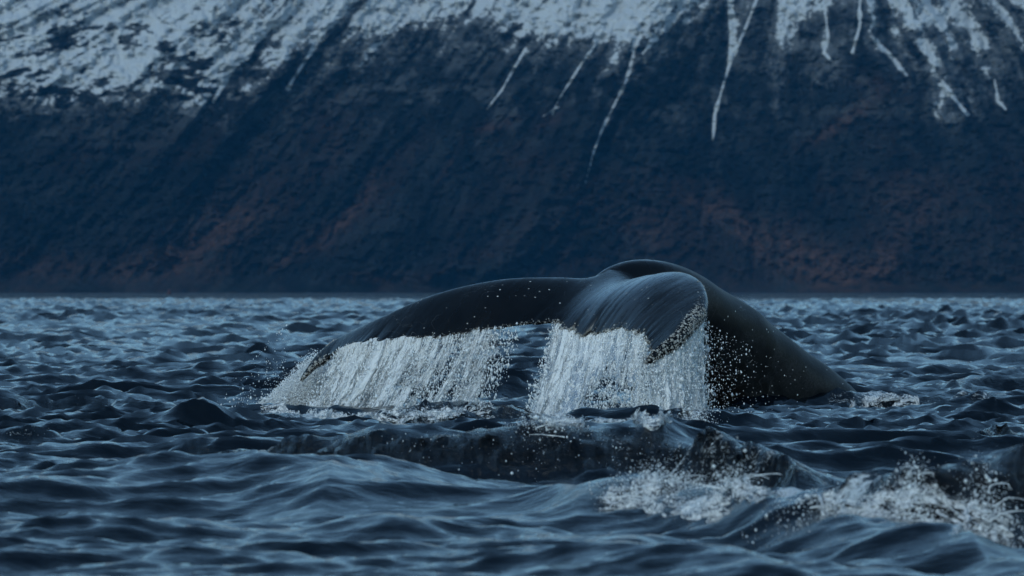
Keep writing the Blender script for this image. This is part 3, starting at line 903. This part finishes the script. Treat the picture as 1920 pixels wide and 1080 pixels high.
# --- drops: stretched octahedra
OV = np.array([(1, 0, 0), (-1, 0, 0), (0, 1, 0), (0, -1, 0), (0, 0, 1), (0, 0, -1)], float)
OF = np.array([(0, 2, 4), (2, 1, 4), (1, 3, 4), (3, 0, 4), (2, 0, 5), (1, 2, 5), (3, 1, 5), (0, 3, 5)])
def drops(name, pos_, rad, stretch, mat, label, cat='water drops'):
    n_ = len(pos_)
    sc = np.stack([rad, rad, rad * stretch], -1)
    V_ = pos_[:, None] + OV[None] * sc[:, None]
    F_ = OF[None] + (np.arange(n_) * 6)[:, None, None]
    o_ = quad_mesh(name, V_.reshape(-1, 3), F_.reshape(-1, 3), mat)
    tag(o_, label, cat, kind='stuff')
    return o_
dm = mat_drops()
def drop_fall(T, s0, s1, drift_u, n_, rad, jitter, vpow=.8, ubias=None):
    u = rng.random(n_)
    if ubias is not None: u = ubias(u)
    E = edge_curve(T, s0, s1, 600)
    k = (u * 599).astype(int)
    v = rng.random(n_) ** vpow
    Pp = fall(E[k], u, v, drift_u(u), rng.normal(0, .14, n_))
    Pp += rng.normal(0, 1, (n_, 3)) * (jitter * (0.25 + v))[:, None] * np.array([1, 1, .6])
    r_ = rad * rng.lognormal(0, .45, n_)
    return Pp[Pp[:, 2] > -.02], r_[Pp[:, 2] > -.02]
a1 = drop_fall(lf[6], .14, .76, drift_left, 9000, .0048, .045)
a2 = drop_fall(rf[6], .0, .62, drift_right, 6500, .0046, .045)
a3 = drop_fall(tipE, 0, 1, drift_tip, 5000, .0045, .06)
pp = np.concatenate([a1[0], a2[0], a3[0]]); rr = np.concatenate([a1[1], a2[1], a3[1]])
drops('falling_drops', pp, rr, rng.uniform(1, 2.6, len(pp)), dm, 'countless bright drops falling with the water below the flukes')

# plume thrown up at the far fluke tip
n_ = 40000
base_p = P(590, 690, 37.8)
bx = np.where(rng.random(n_) < .6, rng.normal(-1.98, .20, n_), rng.uniform(-2.60, -1.45, n_))
top = np.interp(bx, [-2.7, -2.57, -2.415, -2.26, -2.1, -1.94, -1.78, -1.5, -1.3], [.02, .06, .18, .34, .52, .60, .52, .35, .1])
bz = top * np.clip(rng.beta(1.1, 2.0, n_) + rng.normal(0, .06, n_), 0, 1.25)
by = 38.36 + rng.normal(0, .13, n_)
pl = np.stack([bx, by, bz], -1)
d1 = drops('spray_plume', pl, .0040 * rng.lognormal(0, .45, n_), rng.uniform(.9, 1.6, n_), dm, 'dense burst of fine white spray at the tip of the left fluke', 'spray')
# outer flung drops to the left of the tip
n_ = 600
xx = base_p[0] - .25 - rng.exponential(.22, n_)
zz = np.clip(rng.exponential(.28, n_), 0, .9) * np.clip(1.25 - 1.2 * (base_p[0] - xx), .08, 1)
pl2 = np.stack([xx, 37.4 + rng.normal(0, .25, n_), zz + .02], -1)
# small drops scattered in front of the dark flank
n_ = 1500
fx = P(1300, 0, 36.5)[0] + rng.gamma(1.7, .16, n_) - .12
fz = rng.random(n_) * (1.0 - .55 * np.clip((fx - 1.7) / 1.0, 0, 1))
fz = np.clip(fz, 0, None)
pl3 = np.stack([fx, 36.2 + rng.normal(0, .35, n_), fz - .02], -1)
pp = np.concatenate([pl2, pl3])
drops('flung_drops', pp, .0030 * rng.lognormal(0, .6, len(pp)), rng.uniform(.9, 1.8, len(pp)), dm, 'loose drops flung out beside the curtains of water')

# --- splashes on the breaking crests: drops and thin arcs of water
def zsea(x, y):
    X_ = np.array([[x]]); Y_ = np.array([[y]])
    return float(sea_surface(X_, Y_)[0][0, 0])
def tube(path, rad, seg=5):
    path = np.asarray(path); n_ = len(path)
    tg = np.gradient(path, axis=0); tg /= np.linalg.norm(tg, axis=1, keepdims=True) + 1e-9
    a_ = np.cross(tg, [0, 1.0, 0.1]); a_ /= np.linalg.norm(a_, axis=1, keepdims=True) + 1e-9
    b_ = np.cross(tg, a_)
    ph = np.arange(seg) * 2 * np.pi / seg
    V_ = path[:, None] + (a_[:, None] * np.cos(ph)[None, :, None] + b_[:, None] * np.sin(ph)[None, :, None]) * rad[:, None, None]
    idx = np.arange(n_ * seg).reshape(n_, seg)
    Q = np.stack([idx[:-1], np.roll(idx, -1, 1)[:-1], np.roll(idx, -1, 1)[1:], idx[1:]], -1).reshape(-1, 4)
    return V_.reshape(-1, 3), Q
SPL = [  # px, py, spread px, z rise, count, label, arcs
    (1250, 905, 110, .10, 1500, 'splash of broken water with flying strands on the crest in front of the tail', 46),
    (1370, 900, 60, .13, 900, 'thin looping strand splash on the crest right of the frothing wave', 26),
    (1560, 940, 130, .035, 900, 'long low line of froth along the smooth foreground swell', 20),
    (1715, 930, 45, .07, 900, 'small peaked burst of froth on the shoulder of the right swell', 14),
    (1860, 980, 60, .10, 1000, 'lively splash of water at the right end of the foreground swell', 12),
    (1150, 835, 220, .05, 130, 'scattered drops over the dark churned wave face', 0),
    (800, 830, 180, .03, 80, 'fine drops along the left part of the dark breaking ridge', 0),
    (1025, 786, 60, .10, 700, 'froth where the falling water strikes the sea between the flukes', 8),
    (1310, 782, 40, .08, 500, 'froth at the right foot of the falling water', 6),
]
for px_, py_, w_, rise, cnt, lab, arcs in SPL:
    cnt = int(cnt * 1.6)
    D = float(solve_D([px_], [py_ + 8])[0])
    x0 = (px_ - 960) / F * D; wm_ = w_ / F * D
    xs = x0 + np.clip(rng.normal(0, .5, cnt), -1.3, 1.3) * wm_
    yy = D + rng.normal(0, .16, cnt)
    zz = sea_surface(xs[None], yy[None])[0][0] + np.abs(rng.normal(0, 1, cnt)) ** 1.4 * rise * .6 * np.exp(-((xs - x0) / wm_) ** 2) * rng.random(cnt) ** .6
    r_ = .0017 * rng.lognormal(0, .6, cnt)
    pos_ = np.stack([xs, yy, zz], -1); stt = rng.uniform(.8, 1.5, cnt)
    sc = np.stack([r_, r_, r_ * stt], -1)
    V_ = (pos_[:, None] + OV[None] * sc[:, None]).reshape(-1, 3)
    F_ = (OF[None] + (np.arange(cnt) * 6)[:, None, None]).reshape(-1, 3)
    allV = [V_]; tri = [F_]; off = len(V_)
    for a_ in range(arcs // 4):
        xs0 = x0 + rng.normal(0, .42) * wm_; ys0 = D + rng.normal(0, .10)
        z0 = zsea(xs0, ys0) - .02
        ln = rng.uniform(.05, .20) * (1 + rise * 4); hh = rng.uniform(.1, .5) * rise
        dr = rng.choice([-1, 1, 1])
        t_ = np.linspace(0, 1, 12)
        path = np.stack([xs0 + dr * ln * t_ + .015 * np.sin(t_ * 9 + a_), ys0 + .05 * (t_ - .5) + .01 * np.cos(t_ * 7 + a_), z0 + hh * 4 * t_ * (1 - t_ * rng.uniform(.55, 1))], -1)
        rad = rng.uniform(.002, .0045) * (1 - .75 * t_) * (1 + .5 * np.sin(t_ * 23 + a_))
        v_, q_ = tube(path, np.abs(rad) + .0008)
        t1 = q_[:, [0, 1, 2]]; t2 = q_[:, [0, 2, 3]]
        allV.append(v_); tri.append(np.concatenate([t1, t2]) + off); off += len(v_)
    o_ = quad_mesh('wave_splash', np.concatenate(allV), np.concatenate(tri), dm)
    tag(o_, lab, 'splash', kind='stuff')

# ragged lips of froth standing along the breaking crests
def froth(pts, hgt, label, seed, layers=5):
    pts = np.array(pts, float)
    Vs, Qs, ST, DE = [], [], [], []
    off = 0
    nu, nv_ = 260, 26
    for L_ in range(layers):
        u = np.linspace(0, 1, nu)
        qx = np.interp(u, np.linspace(0, 1, len(pts)), pts[:, 0]); qy = np.interp(u, np.linspace(0, 1, len(pts)), pts[:, 1])
        Dq = solve_D(qx[::6], qy[::6]); Dm = np.median(Dq); Dq = np.clip(Dq, Dm - 1.2, Dm + 1.2); Dq = np.convolve(np.pad(Dq, 3, mode='edge'), np.ones(7) / 7, 'valid')
        D = np.interp(u, u[::6], Dq) + (L_ - layers / 2) * .07
        x = (qx - 960) / F * D
        z0 = sea_surface(x[None], D[None])[0][0] - .03
        um = np.concatenate([[0], np.cumsum(np.hypot(np.diff(x), np.diff(D)))])
        jag = fbm(um * 7, um * 0 + L_, 4, seed + L_, .7)
        top_ = 0.6 * hgt * (0.15 + 1.9 * np.clip(jag - .25, 0, 1)) * smooth(0, .10, u) * smooth(1, .90, u) + .03
        U, Vv = np.meshgrid(u, np.linspace(0, 1, nv_), indexing='ij')
        UM = um[:, None] + 0 * Vv
        bul = .05 * (fbm(UM * 14, Vv * 3, 3, seed + 7 + L_) - .5)
        Pp = np.stack([x[:, None] + bul + .05 * Vv * (vnoise(UM * 6, Vv, seed + 3) - .5), D[:, None] - bul * 1.5 - .06 * (1 - Vv), z0[:, None] + top_[:, None] * Vv], -1)
        dn = 0.62 - 0.55 * Vv ** 1.4 + 1.9 * (fbm(UM * 16, Vv * 3.0, 4, seed + 11 + L_, .65) - .5)
        keep = dn[:-1, :-1] > 0.12
        idx = np.arange(nu * nv_).reshape(nu, nv_)
        Q = np.stack([idx[:-1, :-1], idx[1:, :-1], idx[1:, 1:], idx[:-1, 1:]], -1)[keep]
        Vs.append(Pp.reshape(-1, 3)); Qs.append(Q.reshape(-1, 4) + off); off += nu * nv_
        ST.append(np.stack([UM + L_ * 3.3, Vv * .3, np.zeros_like(UM)], -1).reshape(-1, 3)); DE.append(dn.ravel())
    o_ = quad_mesh('crest_froth', np.concatenate(Vs), np.concatenate(Qs), ww, attrs={'st': np.concatenate(ST), 'dens': np.concatenate(DE)})
    tag(o_, label, 'froth', kind='stuff')
froth([(1120, 935), (1200, 945), (1300, 955), (1370, 950)], .055, 'broken froth spilling down the front of the swell below the tail', 801)
froth([(1180, 905), (1280, 900), (1360, 905), (1420, 925)], .05, 'froth along the top of the swell below the tail', 811)
froth([(1410, 930), (1480, 928), (1560, 942), (1640, 948), (1690, 950)], .045, 'long band of froth behind the smooth right swell', 821)
froth([(1670, 952), (1710, 945), (1760, 958), (1820, 985)], .06, 'small froth peak on the shoulder of the right swell', 831)
froth([(1790, 990), (1840, 985), (1895, 992)], .055, 'tall froth at the right end of the foreground swell', 841)
froth([(960, 788), (1040, 792), (1130, 790), (1240, 790), (1320, 786)], .10, 'froth at the foot of the right curtain of water', 851)
froth([(490, 772), (600, 778), (720, 780), (840, 776), (930, 772)], .09, 'froth at the foot of the left curtain of water', 861)
froth([(1500, 768), (1590, 762), (1660, 752), (1760, 754)], .07, 'low wash of froth trailing from the tail stock', 871)

# ------------------------------------------------------------------ blue evening air
hz = bpy.data.materials.new('air'); hz.use_nodes = True
t = hz.node_tree; t.nodes.clear()
o_ = t.nodes.new('ShaderNodeOutputMaterial'); v_ = t.nodes.new('ShaderNodeVolumePrincipled')
v_.inputs['Color'].default_value = (0.08, 0.48, 1.0, 1)
v_.inputs['Density'].default_value = 0.00004
t.links.new(v_.outputs[0], o_.inputs['Volume'])
bm = bmesh.new(); bmesh.ops.create_cube(bm, size=1)
me = bpy.data.meshes.new('haze'); bm.to_mesh(me); bm.free(); me.materials.append(hz)
haze = bpy.data.objects.new('haze', me); COL.objects.link(haze)
haze.scale = (19000, 16000, 1300); haze.location = (0, 1700, 648)
tag(haze, kind='stuff')
